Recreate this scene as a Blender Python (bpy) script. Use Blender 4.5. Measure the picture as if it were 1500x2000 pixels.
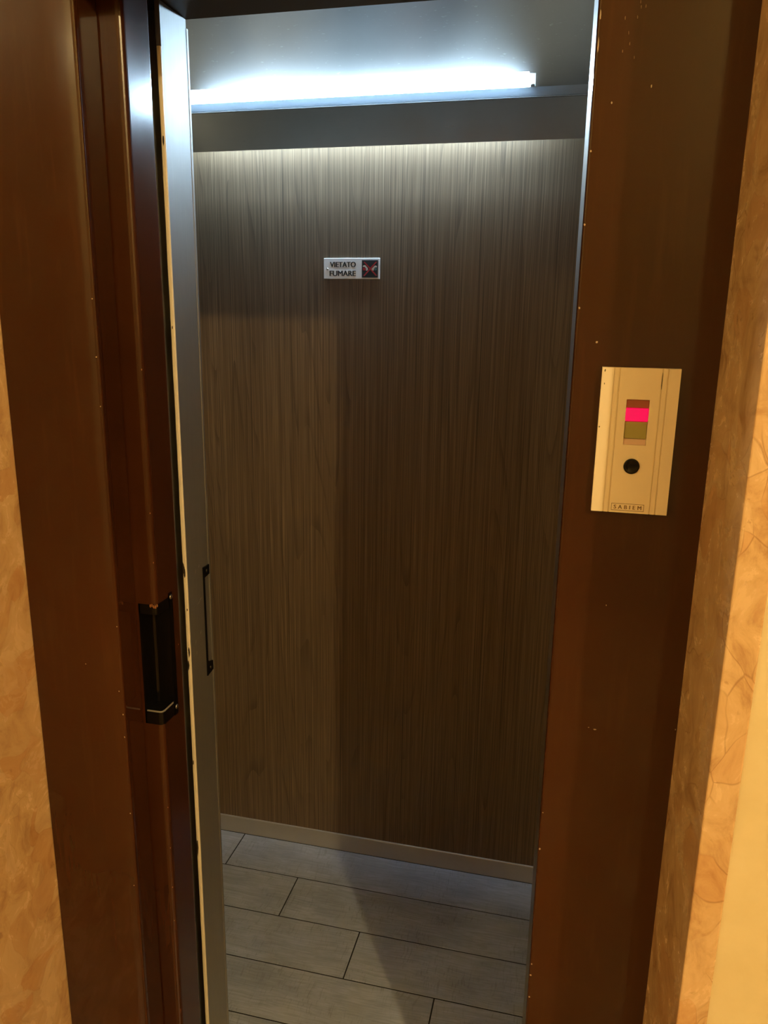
import bpy, bmesh, math, random
from mathutils import Matrix, Vector
random.seed(7)
for o in list(bpy.data.objects): bpy.data.objects.remove(o)
SC = bpy.context.scene
C = SC.collection

# ------------------------------------------------------------------ camera
cam_d = bpy.data.cameras.new('camera'); cam = bpy.data.objects.new('camera', cam_d); C.objects.link(cam)
cam_d.sensor_fit = 'HORIZONTAL'; cam_d.sensor_width = 36.0
cam_d.lens = 1520.4 / 1500 * 36.0; cam_d.clip_start = 0.02
r_ = Vector((0.97204308, 0.23435213, 0.01453731)); u_ = Vector((-0.07043942, 0.23198662, 0.97016519)); f_ = Vector((-0.22398782, 0.94406636, -0.24200862))
M4 = Matrix((r_, u_, -f_)).transposed().to_4x4(); M4.translation = (0, 0, 1.6)
cam.matrix_world = M4
SC.camera = cam
# ------------------------------------------------------------------ world, exposure
w = bpy.data.worlds.new('world'); SC.world = w; w.use_nodes = True
w.node_tree.nodes['Background'].inputs[0].default_value = (0, 0, 0, 1)
w.node_tree.nodes['Background'].inputs[1].default_value = 0
SC.view_settings.view_transform = 'Standard'; SC.view_settings.look = 'None'
SC.view_settings.gamma = 1; SC.view_settings.use_curve_mapping = False
SC.view_settings.exposure = 0.0
# strengths of the place's own lamps (used by their builders below)
HALL_LAMPS = (2950.0, 80.0); HALL_COL = (1.0, 0.765, 0.37)
HALL_LAMPS_AT = ((1.68, -1.75, 3.15), (-2.05, -1.45, 2.75))
TUBE = 165.0; TUBE_COL = (0.53, 0.775, 1.0)

# ------------------------------------------------------------------ node helpers
def mat(name, color=(.5, .5, .5), rough=.5, metal=0.0, spec=.5, coat=0.0, coat_rough=.05):
    m = bpy.data.materials.new(name); m.use_nodes = True
    b = m.node_tree.nodes['Principled BSDF']
    b.inputs['Base Color'].default_value = (*color, 1); b.inputs['Roughness'].default_value = rough
    b.inputs['Metallic'].default_value = metal; b.inputs['Specular IOR Level'].default_value = spec
    b.inputs['Coat Weight'].default_value = coat; b.inputs['Coat Roughness'].default_value = coat_rough
    return m
class G:
    """small node-graph builder on one material"""
    def __init__(s, m): s.m = m; s.t = m.node_tree; s.b = s.t.nodes['Principled BSDF']; s.tc = s.t.nodes.new('ShaderNodeTexCoord')
    def n(s, typ, **kw):
        nd = s.t.nodes.new(typ)
        for k, v in kw.items(): setattr(nd, k, v)
        return nd
    def put(s, inp, v):
        if isinstance(v, (int, float)): inp.default_value = v
        elif isinstance(v, tuple): inp.default_value = v if len(v) == len(inp.default_value) else (*v, 1)
        else: s.t.links.new(v, inp)
    def coords(s, scale=(1, 1, 1), loc=(0, 0, 0), rot=(0, 0, 0), src='Object'):
        mp = s.n('ShaderNodeMapping'); s.t.links.new(s.tc.outputs[src], mp.inputs[0])
        mp.inputs['Scale'].default_value = scale; mp.inputs['Location'].default_value = loc; mp.inputs['Rotation'].default_value = rot
        return mp.outputs[0]
    def noise(s, vec, scale=1, detail=2, rough=.5, dist=0, out=0):
        nd = s.n('ShaderNodeTexNoise'); s.t.links.new(vec, nd.inputs['Vector'])
        nd.inputs['Scale'].default_value = scale; nd.inputs['Detail'].default_value = detail
        nd.inputs['Roughness'].default_value = rough; nd.inputs['Distortion'].default_value = dist
        return nd.outputs[out]
    def vor(s, vec, scale=1, feature='F1', out=0, rnd=1):
        nd = s.n('ShaderNodeTexVoronoi', feature=feature); s.t.links.new(vec, nd.inputs['Vector'])
        nd.inputs['Scale'].default_value = scale; nd.inputs['Randomness'].default_value = rnd
        return nd.outputs[out]
    def math(s, op, a, b=0.0, c=None, clamp=False):
        nd = s.n('ShaderNodeMath', operation=op, use_clamp=clamp); s.put(nd.inputs[0], a); s.put(nd.inputs[1], b)
        if c is not None: s.put(nd.inputs[2], c)
        return nd.outputs[0]
    def rng(s, v, a, b, c=0.0, d=1.0, smooth=False):
        nd = s.n('ShaderNodeMapRange', interpolation_type='SMOOTHSTEP' if smooth else 'LINEAR'); s.t.links.new(v, nd.inputs[0])
        for i, x in enumerate((a, b, c, d)): nd.inputs[1 + i].default_value = x
        return nd.outputs[0]
    def ramp(s, v, stops):
        nd = s.n('ShaderNodeValToRGB'); e = nd.color_ramp.elements
        while len(e) < len(stops): e.new(.5)
        for k, (p, c) in zip(e, stops): k.position = p; k.color = (*c, 1)
        s.t.links.new(v, nd.inputs[0]); return nd.outputs[0]
    def mix(s, f, a, b, mode='MIX'):
        nd = s.n('ShaderNodeMix', data_type='RGBA', blend_type=mode); s.put(nd.inputs[0], f); s.put(nd.inputs[6], a); s.put(nd.inputs[7], b)
        return nd.outputs[2]
    def add(s, a, b):
        nd = s.n('ShaderNodeVectorMath', operation='ADD'); s.t.links.new(a, nd.inputs[0]); s.t.links.new(b, nd.inputs[1]); return nd.outputs[0]
    def scl(s, a, k):
        nd = s.n('ShaderNodeVectorMath', operation='SCALE'); s.t.links.new(a, nd.inputs[0]); nd.inputs[3].default_value = k; return nd.outputs[0]
    def color(s, c): s.put(s.b.inputs['Base Color'], c)
    def rough(s, c): s.put(s.b.inputs['Roughness'], c)
    def bump(s, h, strength=.3, dist=.001):
        nd = s.n('ShaderNodeBump'); nd.inputs['Strength'].default_value = strength; nd.inputs['Distance'].default_value = dist
        s.t.links.new(h, nd.inputs['Height']); s.t.links.new(nd.outputs[0], s.b.inputs['Normal'])
def emit(name, color, strength):
    m = mat(name, (0, 0, 0)); b = m.node_tree.nodes['Principled BSDF']
    b.inputs['Emission Color'].default_value = (*color, 1); b.inputs['Emission Strength'].default_value = strength
    return m

# ------------------------------------------------------------------ materials
def mk_brown(name='brown_gloss_paint', r0=.05, r1=.11):
    m = mat(name, rough=.2, spec=.5); g = G(m)
    v = g.coords((1, 1, 1))
    n = g.noise(v, 2.2, 3, .55); n2 = g.noise(g.coords((60, 60, 5)), 1, 3, .6)
    c = g.ramp(n, [(.3, (.036, .0098, .0030)), (.7, (.052, .0148, .0047))])
    g.color(g.mix(g.rng(n2, .55, .8, 0, .25), c, (.095, .033, .012)))
    g.rough(g.rng(g.noise(g.coords((9, 9, 3)), 1, 3), .3, .7, r0, r1))
    g.bump(g.noise(g.coords((14, 14, 4)), 1, 2, .5), .06, .004)
    return m
BROWN = mk_brown(); BROWN_LEAF = mk_brown('brown_worn_gloss_paint', .15, .25)
def mk_wood():
    m = mat('walnut_laminate', rough=.42, spec=.45); g = G(m)
    # contour lines of a strongly stretched noise give the cathedral figure
    warp = g.noise(g.coords((30, 1, 2.2)), 1, 2, .5, 0, 1)
    big = g.noise(g.add(g.coords((5.6, 1, .36), (1.7, 0, .4)), g.scl(warp, .035)), 1, 1.0, .4)
    rings = g.math('FRACT', g.math('MULTIPLY', big, 30.0))
    line = g.rng(rings, .0, .30, 1, 0, True)
    line = g.math('MULTIPLY', line, g.rng(g.noise(g.coords((55, 1, 1.2), (3, 0, 1)), 1, 2), .40, .62))
    fine = g.noise(g.coords((620, 1, 3.5)), 1, 3, .65)
    mid = g.noise(g.coords((210, 1, .7), (.3, 0, .7)), 1, 4, .75)
    wide = g.noise(g.coords((13, 1, .35), (2, 0, 2)), 1, 2, .5)
    pore = g.rng(g.noise(g.coords((210, 1, .9), (7, 0, 2)), 1, 3, .55), .57, .68, 0, 1, True)
    base = g.ramp(mid, [(.30, (.094, .064, .036)), (.5, (.19, .130, .076)), (.70, (.295, .208, .130))])
    base = g.mix(g.rng(fine, .38, .62), g.mix(.62, base, (.042, .028, .017)), base)
    base = g.mix(g.rng(wide, .3, .7, 0, .35), base, (.132, .086, .048))
    base = g.mix(g.math('MULTIPLY', line, .50), base, (.040, .028, .018))
    base = g.mix(g.math('MULTIPLY', pore, .70), base, (.040, .028, .018))
    g.color(base)
    g.rough(g.rng(fine, .3, .7, .36, .5))
    g.bump(g.math('SUBTRACT', fine, g.math('MULTIPLY', pore, .6)), .12, .0006)
    return m
WOOD = mk_wood()
def mk_steel(name, base=(.50, .50, .49), rough=.34, axis='z', strength=.1):
    m = mat(name, base, rough, 1.0); g = G(m)
    sc = (900, 900, 6) if axis == 'z' else (6, 900, 900)
    n = g.noise(g.coords(sc), 1, 2, .6); b = g.noise(g.coords((7, 7, 4)), 1, 4, .6)
    g.color(g.mix(g.rng(b, .35, .75, 0, .3), base, tuple(x * .72 for x in base)))
    g.rough(g.math('ADD', g.rng(n, .3, .7, rough - .06, rough + .06), g.rng(b, .3, .7, -.04, .05)))
    g.bump(n, strength, .0004)
    return m
STEEL = mk_steel('brushed_steel_vertical', (.43, .42, .40), .53, 'z', .06)
STEELH = mk_steel('brushed_steel_sheet', (.56, .55, .53), .36, 'x', .04)
STEELD = mk_steel('brushed_steel_shaded', (.36, .33, .29), .36, 'x', .04)  # darkened steel: valance shade and the post's dim reflections put into the colour
def mk_reflector():
    m = mat('satin_steel_reflector', (.60, .585, .56), .32, .95); g = G(m)
    b = g.noise(g.coords((9, 9, 9)), 1, 4, .6); sc = g.noise(g.coords((60, 300, 220), rot=(0, .5, 0)), 1, 2)
    c = g.mix(g.rng(b, .35, .75, 0, .25), (.31, .30, .29), (.24, .232, .222))
    g.color(g.mix(g.rng(sc, .68, .76, 0, .3), c, (.6, .6, .6))); g.rough(g.rng(b, .3, .7, .29, .36))
    return m
REFLECT = mk_reflector()
def mk_acrylic():
    m = mat('frosted_acrylic', (.62, .66, .70), .5); g = G(m)
    tr = g.n('ShaderNodeBsdfTranslucent'); tr.inputs[0].default_value = (.30, .33, .36, 1); mx = g.n('ShaderNodeMixShader'); mx.inputs[0].default_value = LIP_T
    out = g.t.nodes['Material Output']; g.t.links.new(g.b.outputs[0], mx.inputs[1]); g.t.links.new(tr.outputs[0], mx.inputs[2]); g.t.links.new(mx.outputs[0], out.inputs[0])
    return m
LIP_T = .6
ACRYLIC = mk_acrylic()
STEEL.node_tree.nodes['Principled BSDF'].inputs['Metallic'].default_value = .94
def mk_plank():
    m = mat('grey_wood_effect_plank', rough=.52, spec=.4); g = G(m)
    oi = g.n('ShaderNodeObjectInfo'); rnd = oi.outputs['Random']
    off = g.n('ShaderNodeCombineXYZ'); g.put(off.inputs[0], g.math('MULTIPLY', rnd, 37.0)); g.put(off.inputs[1], g.math('MULTIPLY', rnd, 11.0))
    def co(sc): return g.add(g.coords(sc), off.outputs[0])
    wrp = g.noise(co((6, 9, 1)), 1, 2, .5, 0, 1)
    grain = g.noise(g.add(co((9, 260, 1)), g.scl(wrp, 6)), 1, 3, .6)
    saw = g.noise(g.add(co((240, 22, 1)), g.scl(wrp, 7)), 1, 2, .5)
    patch = g.noise(co((7, 12, 1)), 1, 4, .6)
    sawm = g.math('MULTIPLY', g.rng(saw, .55, .68, 0, 1, True), g.rng(g.noise(co((6, 10, 1)), 1, 2), .38, .58))
    c = g.ramp(patch, [(.25, (.31, .345, .41)), (.55, (.445, .49, .585)), (.8, (.57, .62, .73))])
    c = g.mix(g.rng(grain, .35, .7, 0, .55), c, (.21, .228, .262))
    c = g.mix(g.math('MULTIPLY', sawm, .34), c, (.15, .155, .155))
    c = g.mix(g.rng(rnd, 0, 1, 0, .18), c, (.40, .42, .46))
    g.color(c)
    g.rough(g.rng(grain, .3, .7, .42, .6))
    g.bump(g.math('SUBTRACT', grain, sawm), .35, .0012)
    return m
PLANK = mk_plank()
def mk_marble(name, stretch=(1, 1, 1), tint=(1, 1, 1), veins=.6):
    m = mat(name, rough=.24, spec=.5); g = G(m)
    v = g.coords(stretch)
    wp = g.scl(g.noise(v, 6, 2, .5, 0, 1), .16)
    vv = g.add(v, wp)
    T = lambda c: tuple(a * b for a, b in zip(c, tint))
    cloud = g.noise(vv, 15, 6, .68, .5)
    c = g.ramp(cloud, [(.28, T((.44, .24, .105))), (.48, T((.66, .43, .215))), (.62, T((.73, .50, .27))), (.8, T((.60, .35, .155)))])
    cell = g.vor(vv, 17, 'F1', 1)
    sep = g.n('ShaderNodeSeparateColor'); g.t.links.new(cell, sep.inputs[0])
    c = g.mix(g.rng(sep.outputs[0], .45, 1, 0, .35), c, T((.80, .58, .34)))
    c = g.mix(g.rng(sep.outputs[1], .7, .95, 0, .4), c, T((.56, .26, .09)))
    edge = g.vor(vv, 17, 'DISTANCE_TO_EDGE', 0)
    vein = g.math('MULTIPLY', g.rng(edge, 0, .03, 1, 0, True), g.rng(g.noise(v, 11, 2), .45, .62))
    c = g.mix(g.math('MULTIPLY', vein, veins), c, T((.33, .16, .06)))
    spot = g.rng(g.noise(vv, 38, 3, .6), .64, .74, 0, .5, True)
    c = g.mix(spot, c, T((.36, .18, .07)))
    g.color(c)
    g.rough(g.rng(cloud, .3, .7, .18, .32))
    return m
MARBLE = mk_marble('polished_yellow_marble', (1.3, 1.3, 1.1), (1, .98, .94), .22)
MARBLE_R = mk_marble('polished_yellow_marble_streaked', (1.6, .9, 1.1), (1.02, 1.04, 1.05), .6)
def mk_plaster(name, c0, c1):
    m = mat(name, rough=.8, spec=.2); g = G(m)
    n = g.noise(g.coords(), 14, 4, .6); g.color(g.ramp(n, [(.3, c0), (.7, c1)]))
    g.bump(g.noise(g.coords(), 160, 3), .12, .001)
    return m
PLASTER = mk_plaster('yellow_plaster', (.74, .62, .36), (.80, .68, .42))
PLASTER2 = mk_plaster('ochre_plaster', (.46, .37, .20), (.52, .42, .24))
WHITEP = mk_plaster('ceiling_plaster', (.58, .53, .42), (.62, .57, .46))
HALLFLOOR = mk_marble('hall_floor_marble', (.5, .5, .5), (.6, .58, .55))
GROUT = mat('dark_grout', (.014, .012, .010), .9)
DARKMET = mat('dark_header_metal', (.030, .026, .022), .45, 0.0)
BLACK = mat('black_plastic', (.0025, .0023, .0022), .22, 0, .3)
BLACKM = mat('black_metal', (.003, .003, .003), .4, 0, .15)
CREAM = mat('cream_edge_paint', (.90, .80, .62), .35)
CHIP = mat('bare_chip', (.42, .30, .20), .6)
CHIPD = mat('dark_chip', (.03, .018, .01), .6)
SCREWM = mat('screw_metal', (.55, .53, .50), .3, 1)
PANEL = mk_plaster('cream_plastic_plate', (.86, .74, .53), (.88, .76, .55)); PANEL.node_tree.nodes['Principled BSDF'].inputs['Roughness'].default_value = .38
INK = mat('engraved_ink', (.20, .12, .035), .5)
SIGNW = mat('brushed_sign_aluminium', (.86, .88, .90), .45, .0)
SIGNK = mat('sign_black', (.012, .016, .02), .5)
SIGNR = mat('sign_red', (.42, .02, .03), .5)
SIGNT = mat('sign_teal', (.05, .16, .17), .5)
SIGNWH = mat('sign_white', (.72, .72, .70), .5)

# ------------------------------------------------------------------ mesh helpers
def link(name, bm, m, parent=None, smooth=False):
    me = bpy.data.meshes.new(name); bmesh.ops.recalc_face_normals(bm, faces=bm.faces[:]); bm.to_mesh(me); bm.free()
    me.materials.append(m)
    if smooth:
        for p in me.polygons: p.use_smooth = True
    o = bpy.data.objects.new(name, me); C.objects.link(o)
    if parent:
        o.parent = parent; o.matrix_parent_inverse = Matrix.Translation(parent.location).inverted()
    return o
def tag(o, label=None, cat=None, group=None, kind=None):
    if label: o['label'] = label
    if cat: o['category'] = cat
    if group: o['group'] = group
    if kind: o['kind'] = kind
    return o
def empty(name, loc=(0, 0, 0)):
    o = bpy.data.objects.new(name, None); C.objects.link(o); o.location = loc; o.empty_display_size = .1; return o
def box(bm, x0, x1, y0, y1, z0, z1, bev=0.0, seg=2):
    r = bmesh.ops.create_cube(bm, size=1); vs = r['verts']
    for v in vs: v.co = Vector(((x0 + x1) / 2 + v.co.x * (x1 - x0), (y0 + y1) / 2 + v.co.y * (y1 - y0), (z0 + z1) / 2 + v.co.z * (z1 - z0)))
    if bev:
        es = {e for v in vs for e in v.link_edges}
        bmesh.ops.bevel(bm, geom=list(es), offset=bev, segments=seg, profile=.5, affect='EDGES')
def bx(name, dims, m, parent=None, bev=0.0, seg=2):
    bm = bmesh.new(); box(bm, *dims, bev, seg); return link(name, bm, m, parent)
def prism(bm, pts, a0, a1, axis='z'):
    """extrude a closed 2-D outline along an axis; pts are (x,y) for z, (y,z) for x, (x,z) for y"""
    def P(p, a): return {'z': (p[0], p[1], a), 'x': (a, p[0], p[1]), 'y': (p[0], a, p[1])}[axis]
    lo = [bm.verts.new(P(p, a0)) for p in pts]; hi = [bm.verts.new(P(p, a1)) for p in pts]
    n = len(pts)
    for i in range(n): bm.faces.new((lo[i], lo[(i + 1) % n], hi[(i + 1) % n], hi[i]))
    bm.faces.new(lo[::-1]); bm.faces.new(hi)
def pr(name, pts, a0, a1, m, parent=None, axis='z'):
    bm = bmesh.new(); prism(bm, pts, a0, a1, axis); return link(name, bm, m, parent)
def arc(cx, cy, r, a0, a1, n):
    return [(cx + r * math.cos(math.radians(a0 + (a1 - a0) * i / n)), cy + r * math.sin(math.radians(a0 + (a1 - a0) * i / n))) for i in range(n + 1)]
def lathe(name, prof, m, parent=None, n=32, loc=(0, 0, 0), axis='z', smooth=True):
    """prof: (radius, height) points, revolved about the axis; axis '-y' turns height towards -Y, '+x' towards +X"""
    bm = bmesh.new(); rings = []
    for r, h in prof:
        ring = []
        for i in range(n):
            a = 2 * math.pi * i / n; p = (r * math.cos(a), r * math.sin(a), h)
            if axis == '-y': p = (p[0], -p[2], p[1])
            elif axis == '+x': p = (p[2], p[0], p[1])
            ring.append(bm.verts.new((p[0] + loc[0], p[1] + loc[1], p[2] + loc[2])))
        rings.append(ring)
    for a, b in zip(rings, rings[1:]):
        for i in range(n): bm.faces.new((a[i], a[(i + 1) % n], b[(i + 1) % n], b[i]))
    bm.faces.new(rings[0][::-1]); bm.faces.new(rings[-1])
    o = link(name, bm, m, parent, smooth)
    return o
def text_mesh(name, s, x0, x1, z0, z1, y, depth, m, parent, spacing=1.0, bold=0.0):
    cu = bpy.data.curves.new('txt', 'FONT'); cu.body = s; cu.size = 1; cu.extrude = .01; cu.space_character = spacing
    t = bpy.data.objects.new('txt', cu); C.objects.link(t)
    dg = bpy.context.evaluated_depsgraph_get(); me = bpy.data.meshes.new_from_object(t.evaluated_get(dg))
    bpy.data.objects.remove(t); bpy.data.curves.remove(cu)
    xs = [v.co.x for v in me.vertices]; ys = [v.co.y for v in me.vertices]
    ax, bx_, ay, by = min(xs), max(xs), min(ys), max(ys)
    for v in me.vertices:
        v.co = Vector((x0 + (v.co.x - ax) / (bx_ - ax) * (x1 - x0), y - depth * (.5 + v.co.z / .02), z0 + (v.co.y - ay) / (by - ay) * (z1 - z0)))
    if bold:
        bm = bmesh.new(); h = (z1 - z0)
        for k, sx in enumerate((-1, 0, 1)):
            n0 = len(bm.verts); bm.from_mesh(me); bm.verts.ensure_lookup_table()
            for v in bm.verts[n0:]: v.co.x += sx * bold * h; v.co.y -= .00001 * k
        bm.to_mesh(me); bm.free()
    me.materials.clear(); me.materials.append(m); me.name = name
    o = bpy.data.objects.new(name, me); C.objects.link(o); o.parent = parent
    o.matrix_parent_inverse = Matrix.Translation(parent.location).inverted()
    return o
def screw(name, loc, r, axis, m, parent):
    return lathe(name, [(r, -.001), (r, .0004), (r * .8, .0011), (r * .35, .0014)], m, parent, 14, loc, axis)

# ------------------------------------------------------------------ dimensions (metres; X right, Y into the lift, Z up)
F = 1.0            # front of the brown door frame
XR, XL = -.002, -.657      # clear opening
MR, ML = .167, -.815       # marble reveals
WF = .788          # front of the landing wall
B = 2.004          # rear wall of the car
CL, CR = -1.03, .03        # car side walls
LZ = 2.01          # lintel of the frame
HZ = 2.047         # soffit of the car header

# ------------------------------------------------------------------ landing hall: walls, floor, ceiling
HX0, HX1, HY0, HZT = -2.6, 2.6, -2.3, 3.4
def landing_wall():
    bm = bmesh.new()
    box(bm, MR + .032, HX1, WF, 1.02, 0, HZT); box(bm, HX0, ML - .032, WF, 1.02, 0, HZT); box(bm, ML - .032, MR + .032, WF, 1.02, 2.202, HZT)
    return tag(link('wall_landing', bm, PLASTER), 'yellow plastered landing wall beside the marble door surround', 'wall', kind='structure')
landing_wall()
tag(bx('floor_hall', (HX0, HX1, HY0, 1.06, -.05, -.001), HALLFLOOR), 'polished marble floor of the landing hall', 'floor', kind='structure')
tag(bx('ceiling_hall', (HX0, HX1, HY0, WF, HZT, HZT + .05), WHITEP), 'pale plaster ceiling of the landing hall', 'ceiling', kind='structure')
tag(bx('wall_hall_rear', (HX0, HX1, HY0 - .06, HY0, 0, HZT), PLASTER2), 'ochre plaster wall facing the lift across the hall', 'wall', kind='structure')
tag(bx('wall_hall_right', (HX1, HX1 + .06, HY0, 1.02, 0, HZT), PLASTER2), 'ochre plaster end wall right of the lift', 'wall', kind='structure')
tag(bx('wall_hall_left', (HX0 - .06, HX0, HY0, 1.02, 0, HZT), PLASTER), 'yellow plaster end wall left of the lift', 'wall', kind='structure')

# marble lining of the door reveal
tag(bx('trim_1', (MR, MR + .032, WF - .004, 1.06, 0, 2.17), MARBLE_R, bev=.0018), 'polished orange marble slab lining the right door reveal', 'trim', kind='structure')
tag(bx('trim_2', (ML - .032, ML, WF - .004, 1.06, 0, 2.17), MARBLE, bev=.0018), 'polished orange marble slab lining the left door reveal', 'trim', kind='structure')
tag(bx('trim_3', (ML - .032, MR + .032, WF - .004, 1.06, 2.17, 2.202), MARBLE, bev=.0018), 'marble slab lining the top of the door reveal', 'trim', kind='structure')

# ------------------------------------------------------------------ brown painted landing door frame
def chip_mesh(bm, c, e1, e2, n, w, h, rnd):
    k = 7; vs = []
    for i in range(k):
        a = 2 * math.pi * i / k; q = rnd.uniform(.65, 1.1)
        vs.append(bm.verts.new(Vector(c) + Vector(e1) * (w * q * math.cos(a)) + Vector(e2) * (h * q * math.sin(a)) + Vector(n) * .0002))
    top = bm.verts.new(Vector(c) + Vector(n) * .0005)
    for i in range(k): bm.faces.new((vs[i], vs[(i + 1) % k], top))
def door_frame():
    e = empty('trim_4', (-.33, F, 0))
    tag(e, 'chocolate brown gloss painted steel frame of the lift entrance', 'door frame', kind='structure')
    R = .0045
    # right post: rounded inner edge
    pts = [(MR, F), (MR, F + .055), (XR, F + .055)] + arc(XR + R, F + R, R, 180, 270, 5)
    pr('post', pts, 0, LZ + .16, BROWN, e)
    # left post: rounded inner edge
    pts = [(XL, F + .052), (ML + .002, F + .052), (ML + .002, F)] + arc(XL - R, F + R, R, 270, 360, 5)
    pr('post', pts, 0, LZ + .16, BROWN, e)
    bx('lintel', (XL - .0005, XR + .0005, F, F + .05, LZ, LZ + .16), BROWN, e, .003)
    # chips in the paint
    bm = bmesh.new(); bs = bmesh.new(); rnd = random.Random(3)
    EX, EZ, NY = (1, 0, 0), (0, 0, 1), (0, -1, 0)
    for x, z, w_, h_ in ((.025, 1.575, .0016, .0018), (.0005, 1.71, .0012, .0016), (.0015, 1.615, .0012, .0016), (.062, 1.855, .001, .0018), (.0625, 1.06, .0022, .0011), (.054, 1.062, .0012, .0007),
                         (.0205, 1.84, .0010, .0016), (.0012, .86, .0014, .0018), (.0014, .66, .0012, .0016), (.0012, .64, .0014, .002), (.0016, .60, .0014, .002), (.0018, .92, .001, .001),
                         (.0012, 1.93, .001, .006), (.0012, 1.90, .001, .008), (.0014, 1.79, .0011, .0014), (.165, 1.075, .0008, .0012), (.063, 1.24, .0008, .0012)):
        chip_mesh(bm, (x, F, z), EX, EZ, NY, w_, h_, rnd)
    for x, z in ((.028, 1.925), (.033, 1.91), (.028, 1.892), (.041, 1.925), (.041, 1.885), (.043, 1.94), (.044, 1.935), (.049, 1.935), (.035, 1.899)):
        chip_mesh(bs, (x, F, z), EX, EZ, NY, .0006, .0022, rnd)
    tag(link('paint_scuffs', bs, mat('faint_scuff', (.17, .085, .040), .4), e), 'faint pale scuffs high on the right post', kind='stuff')
    for x, z, w_, h_ in ((-.6605, 1.62, .0012, .001), (-.6608, 1.54, .0012, .0012), (-.66, 1.47, .001, .0012), (-.664, 1.02, .001, .001), (-.6595, 1.13, .0012, .001), (-.66, .98, .001, .0016), (-.6602, .94, .001, .0016), (-.66, .80, .001, .0016), (-.663, .66, .0012, .0012), (-.72, 1.06, .001, .001)):
        chip_mesh(bm, (x, F, z), EX, EZ, NY, w_, h_, rnd)
    tag(link('paint_chips', bm, CHIP, e), 'tiny pale chips in the brown paint', kind='stuff')
    return e
door_frame()

# ------------------------------------------------------------------ landing door leaf (slid open to the left) with its black corner pull
LX, LY0, LY1 = -.622, 1.055, 1.128
HZ0, HZ1 = .937, 1.149          # pull: bottom and top
def landing_leaf():
    e = empty('door_1', (-.85, 1.09, .008))
    tag(e, 'brown painted sliding landing door leaf with black corner pull', 'door', kind='structure')
    R = .009
    full = [(-1.32, LY1), (-1.32, LY0)] + arc(LX - R, LY0 + R, R, 270, 360, 6) + arc(LX - .003, LY1 - .003, .003, 0, 90, 3)
    notch = [(-1.32, LY1), (-1.32, LY0), (-.6535, LY0), (-.6535, 1.0945), (LX, 1.0945)] + arc(LX - .003, LY1 - .003, .003, 0, 90, 3)
    bm = bmesh.new(); prism(bm, full, .008, HZ0); prism(bm, notch, HZ0, HZ1); prism(bm, full, HZ1, 2.04)
    link('leaf_panel', bm, BROWN_LEAF, e)
    # black moulded pull let into the corner
    h = empty('corner_pull', (-.64, 1.07, HZ0)); h.parent = e; h.matrix_parent_inverse = Matrix.Translation(e.location).inverted()
    tag(h, 'black moulded corner pull')
    t = .0025; x0, x1, y0, y1 = -.6535, LX + .0012, LY0 - .0012, 1.0945
    shell = [(x0, y0), (x0 + t, y0), (x0 + t, y1 - t - .004)] + [(x0 + t + .004 - .004 * math.cos(a), y1 - t - .004 + .004 * math.sin(a)) for a in (.5, 1.0, 1.57)] + [(x1, y1 - t), (x1, y1), (x0, y1)]
    bm = bmesh.new(); prism(bm, shell, HZ0, HZ1)
    R2 = .008
    cap = [(x0, y1), (x0, y0)] + arc(x1 - R2, y0 + R2, R2, 270, 360, 6) + [(x1, y1)]
    prism(bm, cap, HZ1 - .017, HZ1); prism(bm, cap, HZ0, HZ0 + .022)
    me = link('pull_shell', bm, BLACK); me.parent = h; me.matrix_parent_inverse = Matrix.Translation(h.location + Vector((0, 0, 0))).inverted()
    me.matrix_parent_inverse = (Matrix.Translation(h.location)).inverted()
    # flange on the end face with its screws, worn rim on the lower cap
    def sub(o): o.parent = h; o.matrix_parent_inverse = Matrix.Translation(h.location).inverted(); return o
    sub(pr('flange', [(LX + .0002, y1 - .001), (LX + .0018, y1 - .001), (LX + .0018, y1 + .0095), (LX + .0002, y1 + .0105)], HZ0 - .002, HZ1 + .006, BLACK))
    bm = bmesh.new(); rim = [(x0 + .001, y0 + .004)] + [(x0 + .002 + .028 * k / 8, y0 + .004 + .020 * math.sin(k / 8 * math.pi / 2) ** 1.4 * 0 + .003 * math.sin(k / 8 * math.pi)) for k in range(1, 9)]
    zt = HZ0 + .022
    outer = [(x0 + .003, y0 + .0005)] + arc(x1 - R2, y0 + R2, R2 - .0004, 270, 360, 6) + [(x1 - .0004, y1 - .004)]
    inner = [(a + (-.0016 if i > 4 else 0), b + .0016) for i, (a, b) in enumerate(outer)]
    lo = [bm.verts.new((a, b, zt + .0002)) for a, b in outer]; hi = [bm.verts.new((a, b, zt + .0022)) for a, b in inner]
    for i in range(len(lo) - 1): bm.faces.new((lo[i], lo[i + 1], hi[i + 1], hi[i]))
    sub(tag(link('worn_rim', bm, mat('worn_grey_rim', (.20, .18, .15), .5)), 'worn pale rim of the lower cap'))
    for z in (HZ0 + .012, HZ1 - .001): sub(screw('screw', (LX + .0018, y1 + .0045, z), 0.0042, '+x', SCREWM, None))
    # chips and flakes
    bm = bmesh.new(); rnd = random.Random(5)
    for x, z in ((-.6235, 1.52), (-.6238, 1.30), (-.6232, 1.22), (-.6236, .78), (-.6233, .70), (-.6236, .62), (-.624, .55)):
        chip_mesh(bm, (x, LY0 + .001, z), (.7, .7, 0), (0, 0, 1), (.4, -.9, 0), .0009, .0016, rnd)
    chip_mesh(bm, (LX, 1.118, 1.055), (0, 1, 0), (0, 0, 1), (1, 0, 0), .0012, .0018, rnd)
    for k in range(5): chip_mesh(bm, (-.632 + .003 * k, LY0 - .0012, HZ1 + .001 - .004 * rnd.random()), (1, 0, 0), (0, 0, 1), (0, -1, 0), .0016, .004, rnd)
    tag(link('paint_chips', bm, mat('flaked_brown', (.24, .09, .025), .5), e), 'flaked paint around the pull', kind='stuff')
    return e
landing_leaf()

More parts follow.
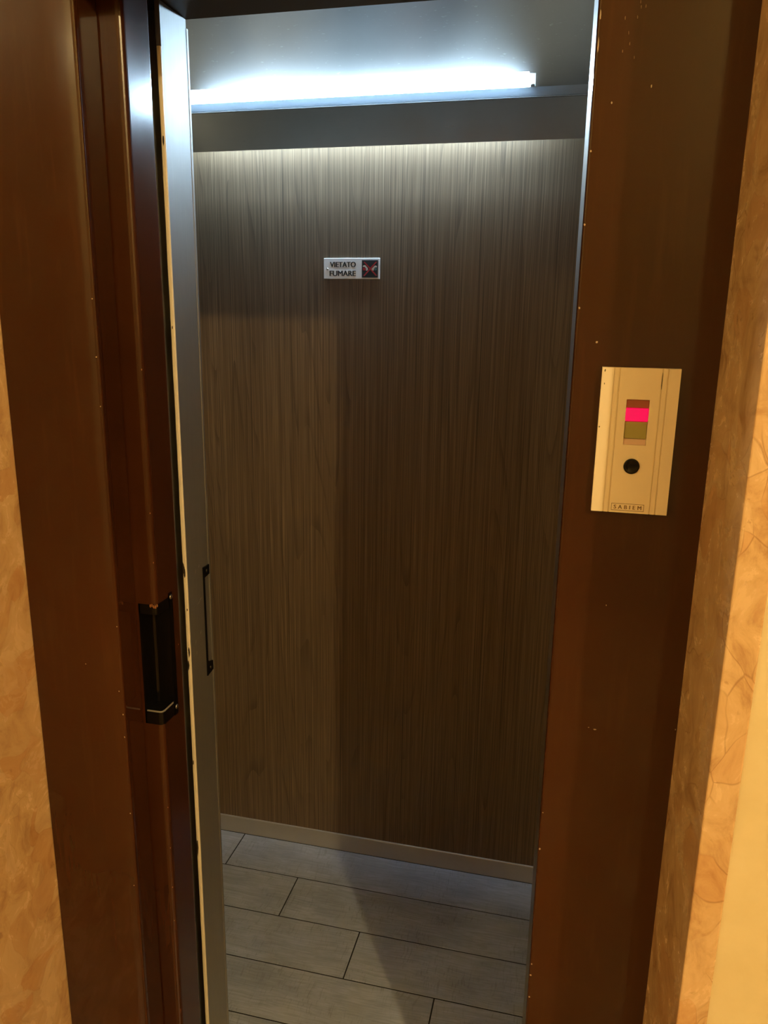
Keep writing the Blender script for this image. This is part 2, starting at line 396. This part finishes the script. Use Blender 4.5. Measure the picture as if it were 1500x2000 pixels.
# ------------------------------------------------------------------ car door leaf, brushed steel, with cream edge and black pull bracket
SX, SY0, SY1 = -.626, 1.168, 1.2495
def car_leaf():
    e = empty('door_2', (-.83, 1.21, .004))
    tag(e, 'brushed steel car door leaf parked left, cream front edge, black bracket pull', 'door', kind='structure')
    pr('leaf_panel', [(CL, 1.205), (-.634, 1.205), (-.634, SY0), (SX, SY0), (SX, SY1), (CL, SY1)], .004, HZ - .001, STEEL, e)
    bx('edge_lip', (SX - .004, SX + .0006, SY1 + .0002, SY1 + .0062, .004, HZ - .013), STEEL, e, .0003)
    # cream painted edge strip, slightly wavy and chipped
    bm = bmesh.new(); rnd = random.Random(11); z = .004; prev = None
    def ring(z):
        k = rnd.uniform(-.0003, .0003)
        return [bm.verts.new(p + (z,)) for p in ((-.6318 + k, SY0), (-.6318 + k, SY0 - .003), (-.6306 + k, SY0 - .004), (-.6266, SY0 - .004), (-.6254, SY0 - .0025), (-.6254, SY0))]
    while z < 2.0:
        cur = ring(z)
        if prev:
            for i in range(5): bm.faces.new((prev[i], prev[i + 1], cur[i + 1], cur[i]))
        prev = cur; z += .03
    tag(link('edge_strip', bm, CREAM, e), 'cream painted edge strip')
    bm = bmesh.new()
    for z, w_, h_ in ((1.176, .0028, .013), (1.168, .002, .010), (1.02, .0022, .010), (.995, .002, .012), (1.58, .001, .003), (.62, .002, .02), (1.10, .0012, .003), (1.855, .0018, .008), (.80, .0012, .006)):
        chip_mesh(bm, (-.6286 + rnd.uniform(-.002, .002), SY0 - .0042, z), (1, 0, 0), (0, 0, 1), (0, -1, 0), w_, h_, rnd)
    tag(link('edge_chips', bm, CHIPD, e), 'dark chips in the cream edge', kind='stuff')
    # black bracket pull, C-shaped, on the leading face
    h = empty('bracket_pull', (SX, 1.235, .945)); h.parent = e; h.matrix_parent_inverse = Matrix.Translation(e.location).inverted()
    tag(h, 'black bracket pull')
    def sub(o): o.parent = h; o.matrix_parent_inverse = Matrix.Translation(h.location).inverted(); return o
    za, zb, ya, yb = .946, 1.158, 1.2255, 1.2485; th = .0022
    out = [(ya, za), (yb, za + .004), (yb, za + .022), (ya + .006, za + .026), (ya + .0042, za + .03), (ya + .0042, zb - .020), (yb, zb - .018), (yb, zb), (ya, zb)]
    sub(pr('bracket', out, SX - .0005, SX + th, BLACKM, None, 'x'))
    for z in (za + .0125, zb - .009): sub(screw('screw', (SX + th, 1.2385, z), .0034, '+x', mat('dark_screw', (.10, .095, .09), .4, 1), None))
    # light scratches
    bm = bmesh.new()
    for y, z, a, l in ((1.205, 1.098, .35, .007), (1.214, 1.103, .3, .006), (1.199, 1.16, 1.2, .005), (1.188, 1.03, 1.4, .005), (1.208, 1.04, .9, .004), (1.19, 1.008, 1.5, .004), (1.212, 1.165, .8, .004)):
        chip_mesh(bm, (SX + .0001, y, z), (0, math.cos(a), math.sin(a)), (0, -math.sin(a), math.cos(a)), (1, 0, 0), l, .0006, rnd)
    tag(link('scratches', bm, mat('bare_scratch', (.7, .66, .58), .4, .6), e), 'pale scratches near the pull', kind='stuff')
    return e
car_leaf()

# ------------------------------------------------------------------ lift car shell
tag(bx('wall_back', (CL, CR, B, B + .02, .0, 2.085), WOOD), 'dark walnut laminate rear wall of the lift car', 'wall', kind='structure')
tag(bx('wall_left', (CL - .02, CL, 1.17, B + .02, 0, 2.42), WOOD), 'walnut laminate left wall of the lift car', 'wall', kind='structure')
tag(bx('wall_right', (CR, CR + .02, 1.17, B + .02, 0, 2.42), WOOD), 'walnut laminate right wall of the lift car', 'wall', kind='structure')
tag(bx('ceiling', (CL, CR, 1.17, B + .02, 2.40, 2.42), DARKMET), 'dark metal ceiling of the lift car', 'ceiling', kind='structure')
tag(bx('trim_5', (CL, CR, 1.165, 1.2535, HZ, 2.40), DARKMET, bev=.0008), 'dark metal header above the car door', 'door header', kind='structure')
tag(pr('trim_6', [(-.0022, 1.165), (-.0078, 1.2535), (CR, 1.2535), (CR, 1.165)], 0, HZ - .001, STEELD), 'slim brushed steel post of the car entrance, right side', 'trim', kind='structure')
BASEM = mk_steel('satin_baseboard_steel', (.50, .47, .43), .42, 'x', .04); BASEM.node_tree.nodes['Principled BSDF'].inputs['Metallic'].default_value = .55
def baseboard():
    pts = [(B, .0), (B - .0045, .0), (B - .0045, .0535), (B - .0035, .0555), (B - .002, .0560), (B, .0560)]
    return tag(pr('baseboard_back', pts, CL, CR, BASEM, None, 'x'), 'brushed steel baseboard along the walnut rear wall', 'baseboard', kind='structure')
baseboard()

# floor: dark bed with individual planks
fl = tag(bx('floor', (CL, CR, 1.256, B, -.03, -.0010), GROUT), 'grey wood-effect plank floor of the lift car', 'floor', kind='structure')
rows = [(1.8525, B - .0046, -.913), (1.6965, 1.8525, -.683), (1.5385, 1.6965, -.452), (1.3835, 1.5385, -.2215), (1.2565, 1.3835, -.913)]
PL = .9235; GP = .0017
for y0, y1, j in rows:
    a = j - PL * 2
    while a < CR:
        xa, xb = max(a + GP, CL + .001), min(a + PL - GP, CR - .001)
        if xb - xa > .01: bx('plank', (xa, xb, y0 + GP * 1.0, y1 - GP * 1.0, -.01, 0), PLANK, fl, .0005, 1)
        a += PL
tag(bx('trim_7', (CL, CR, 1.062, 1.2545, -.03, -.002), STEELH), 'steel threshold plates of the lift doors', 'threshold', kind='structure')

# ------------------------------------------------------------------ cove light over the rear wall
def cove_light():
    e = empty('cove_light', (-.5, 1.95, 2.001)); tag(e, 'steel cove light with a glowing white tube above the walnut rear wall', 'light')
    # front valance (sheet, folded back at the bottom)
    v = [(1.930, 1.9935), (1.930, 2.0805), (1.9325, 2.0805), (1.9325, 1.9965), (1.976, 2.0057), (1.976, 2.0037)]
    pr('valance', v, CL + .001, CR - .001, STEELD, e, 'x')
    lip = [(1.9262, 2.0835), (1.9268, 2.0850), (1.9305, 2.1030), (1.9330, 2.1035), (1.9335, 2.1015), (1.9335, 2.0835)]
    tag(pr('lip', lip, CL + .001, CR - .001, ACRYLIC, e, 'x'), 'frosted lip glowing pale blue')
    pr('bead', [(1.9288, 2.0812), (1.9288, 2.0822), (1.9325, 2.0826), (1.9325, 2.0806)], CL + .001, CR - .001, STEELH, e, 'x')
    # reflector sheet behind, leaning slightly forward
    r = [(2.003, 2.086)] + [(2.003 - .002 * k - .0011 * k * k, 2.086 + .044 * k) for k in range(1, 8)]
    r2 = [(a + .002, b) for a, b in reversed(r)]
    o = pr('reflector', r + r2, CL + .001, CR - .001, REFLECT, e, 'x')
    for p in o.data.polygons: p.use_smooth = len(p.vertices) == 4
    # tube with end sockets
    bm = bmesh.new(); n = 20; yt, zt, rt = 1.966, 2.124, .019; xa, xb = -.98, -.145
    A = [bm.verts.new((xa, yt + rt * math.cos(2 * math.pi * i / n), zt + rt * math.sin(2 * math.pi * i / n))) for i in range(n)]
    D = [bm.verts.new((xb, yt + rt * math.cos(2 * math.pi * i / n), zt + rt * math.sin(2 * math.pi * i / n))) for i in range(n)]
    for i in range(n): bm.faces.new((A[i], A[(i + 1) % n], D[(i + 1) % n], D[i]))
    bm.faces.new(A); bm.faces.new(D[::-1])
    t = link('tube', bm, emit('tube_glow', TUBE_COL, TUBE), e); tag(t, 'glowing white tube')
    for a, b in ((xa - .018, xa - .0005), (xb + .0005, xb + .018)): bx('socket', (a, b, yt - .012, yt + .012, zt - .014, zt + .014), mat('socket_white', (.7, .7, .68), .5), e, .002)
    for x in (xa - .012, xb + .012): bx('bracket', (x - .004, x + .004, 1.932, 2.003, zt - .022, zt - .0145), STEELH, e)
cove_light()

# ------------------------------------------------------------------ no-smoking sign
def sign():
    x0, x1, z0, z1 = -.6435, -.4950, 1.695, 1.7465; yb = B; yf = B - .0035
    e = empty('no_smoking_sign', ((x0 + x1) / 2, B, z0)); tag(e, 'small aluminium no-smoking plate reading VIETATO FUMARE on the walnut wall', 'sign')
    bx('plate', (x0, x1, yf, yb, z0, z1), SIGNW, e, .0012, 2)
    U = lambda u: x0 + (u - 278) / 917 * (x1 - x0)
    Vv = lambda v: z1 - (v - 192) / 352 * (z1 - z0)
    text_mesh('lettering', 'VIETATO', U(385), U(802), Vv(345), Vv(256), yf, .0003, SIGNK, e, 1.0, .055)
    text_mesh('lettering', 'FUMARE', U(378), U(802), Vv(494), Vv(404), yf, .0003, SIGNK, e, 1.0, .055)
    p = bx('pictogram', (U(905), U(1166), yf - .0004, yf, Vv(518), Vv(228)), SIGNK, e)
    def sub(o): o.parent = p; o.matrix_parent_inverse = Matrix(); return o
    def poly(name, pts, y, m):
        return sub(pr(name, [(U(a), Vv(b)) for a, b in pts], y, y + .0003, m, None, 'y'))
    yw = yf - .0006
    poly('cigarette', [(918, 330), (935, 312), (962, 312), (978, 332), (1000, 358), (1004, 384), (990, 404), (972, 400), (975, 372), (955, 342), (930, 340)], yw, SIGNWH)
    poly('cigarette', [(1150, 330), (1136, 318), (1112, 320), (1092, 340), (1066, 366), (1062, 386), (1076, 402), (1096, 400), (1104, 372), (1120, 345), (1146, 350)], yw, SIGNWH)
    poly('ember', [(922, 352), (955, 352), (970, 375), (962, 398), (925, 398)], yw, SIGNR)
    poly('smoke', [(1106, 358), (1130, 348), (1148, 366), (1144, 396), (1112, 398)], yw, SIGNT)
    yr = yf - .0009
    poly('cross_bar', [(932, 262), (950, 254), (1150, 478), (1134, 492)], yr, SIGNR)
    poly('cross_bar', [(1126, 258), (1150, 258), (950, 494), (930, 486)], yr - .0001, SIGNR)
    screw('screw', (U(340), yf, Vv(378)), .0028, '-y', SCREWM, e)
sign()

# ------------------------------------------------------------------ call panel on the right post
def call_panel():
    x0, x1, z0, z1 = .0337, .1240, 1.3680, 1.5462; yf, yb = .9885, F
    W, H = x1 - x0, z1 - z0
    e = empty('call_panel', ((x0 + x1) / 2, F, z0)); tag(e, 'cream lift call panel with red lit indicator and black button on the brown frame', 'call panel')
    X = lambda u: x0 + u * W
    Z = lambda v: z1 - v * H
    # plate as a block with four vertical grooves and a window hole (cells of differing depth)
    us = sorted([0, 1, .150, .166, .222, .238, .346, .642, .764, .780, .836, .852]); vs_ = [0, .21, .52, 1]
    def depth(i, j):
        um = (us[i] + us[i + 1]) / 2; vm = (vs_[j] + vs_[j + 1]) / 2
        if .346 < um < .642 and .21 < vm < .52: return .006
        for a, b in ((.150, .166), (.222, .238), (.764, .780), (.836, .852)):
            if a < um < b: return .0012
        return 0.0
    bm = bmesh.new()
    def quad(*p): bm.faces.new([bm.verts.new(q) for q in p])
    nx, nz = len(us) - 1, len(vs_) - 1
    for i in range(nx):
        for j in range(nz):
            a, b, c, d = X(us[i]), X(us[i + 1]), Z(vs_[j]), Z(vs_[j + 1]); y = yf + depth(i, j)
            quad((a, y, d), (b, y, d), (b, y, c), (a, y, c))
            y2 = yf + depth(i + 1, j) if i + 1 < nx else yb
            if abs(y2 - y) > 1e-6: quad((b, y, c), (b, y, d), (b, y2, d), (b, y2, c))
            y2 = yf + depth(i, j + 1) if j + 1 < nz else yb
            if abs(y2 - y) > 1e-6: quad((a, y, d), (b, y, d), (b, y2, d), (a, y2, d))
            if i == 0: quad((a, y, c), (a, y, d), (a, yb, d), (a, yb, c))
            if j == 0: quad((a, y, c), (b, y, c), (b, yb, c), (a, yb, c))
    bmesh.ops.remove_doubles(bm, verts=bm.verts[:], dist=1e-6)
    link('plate', bm, PANEL, e)
    wx0, wx1 = X(.349), X(.639)
    def lens(name, v0, v1, y, m, lab, bev=.0008):
        o = bx(name, (wx0, wx1, y, yf + .0055, Z(v1), Z(v0)), m, e, bev); tag(o, lab); return o
    lens('indicator_lens', .212, .268, yf + .002, mat('dull_red_lens', (.36, .10, .055), .3), 'dull red upper lens')
    lens('indicator_lens', .270, .357, yf - .0002, emit('lit_red_lens', (1.0, .0, .085), .95), 'bright pink-red lit lens', .0012)
    lens('indicator_lens', .360, .478, yf + .0025, mat('dull_green_lens', (.36, .33, .10), .3), 'unlit green lens')
    pr('window_bevel', [(yf + .0005, Z(.519)), (yf + .0045, Z(.480)), (yf + .0055, Z(.480)), (yf + .0055, Z(.519))], wx0, wx1, mat('pale_window_bevel', (.72, .50, .36), .35), e, 'x')
    # concave black button
    b = lathe('call_button', [(.0096, -.001), (.0096, .0008), (.0090, .0016), (.0078, .0018), (.006, .0010), (.003, .0006), (.0008, .0005)], BLACK, e, 36, (X(.484), yf, Z(.668)), '-y')
    # maker's mark in its outline box
    bu0, bu1, bv0, bv1 = X(.265), X(.697), Z(.934), Z(.985); t = .0005
    bm = bmesh.new(); y0, y1 = yf - .00015, yf + .0005
    box(bm, bu0, bu1, y0, y1, bv0 - t, bv0); box(bm, bu0, bu1, y0, y1, bv1, bv1 + t); box(bm, bu0, bu0 + t, y0, y1, bv1 + t, bv0 - t); box(bm, bu1 - t, bu1, y0, y1, bv1 + t, bv0 - t)
    link('mark_outline', bm, INK, e)
    text_mesh('mark_lettering', 'SABIEM', bu0 + .0032, bu1 - .0030, bv1 + .0021, bv0 - .0021, yf, .00015, INK, e, 1.7, .05)
    # dark scuffs
    bm = bmesh.new(); rnd = random.Random(2)
    for u, v, w_, h_ in ((.035, .02, .0008, .002), (.04, .11, .0006, .0014), (.02, .405, .0008, .0012), (.772, .08, .0006, .013)):
        chip_mesh(bm, (X(u), yf - .0001 + (.0012 if u > .7 else 0), Z(v)), (1, 0, 0), (0, 0, 1), (0, -1, 0), w_, h_, rnd)
    tag(link('scuffs', bm, mat('green_black_scuff', (.10, .09, .03), .6), e), 'dark scuffs', kind='stuff')
call_panel()

# ------------------------------------------------------------------ hall ceiling lamp (above and behind the viewpoint)
def hall_lamp(at, power, R, label):
    x, y, z = at
    e = empty('ceiling_lamp', (x, y, HZT)); tag(e, label, 'lamp', 'warm lamps along the hall ceiling')
    lathe('ceiling_rose', [(.05, 0), (.05, -.008), (.03, -.02), (.008, -.024)], SCREWM, e, 24, (x, y, HZT))
    lathe('stem', [(.005, 0), (.005, -(HZT - z - R - .05))], SCREWM, e, 12, (x, y, HZT - .02))
    lathe('socket', [(.012, .035), (.018, .03), (.018, .005), (.014, .0)], BLACK, e, 20, (x, y, z + R))
    lathe('bulb', [(.001, -R)] + [(R * math.cos(a), R * math.sin(a)) for a in [math.radians(-75 + 11.5 * i) for i in range(13)]] + [(.013, R)], emit('bulb_glow', HALL_COL, power), e, 20, (x, y, z))
hall_lamp(HALL_LAMPS_AT[0], HALL_LAMPS[0], .042, 'small bare warm bulb on a stem, hall ceiling, right of the lift entrance')
hall_lamp(HALL_LAMPS_AT[1], HALL_LAMPS[1], .12, 'large warm globe on a stem, hall ceiling, near the end wall left of the lift')
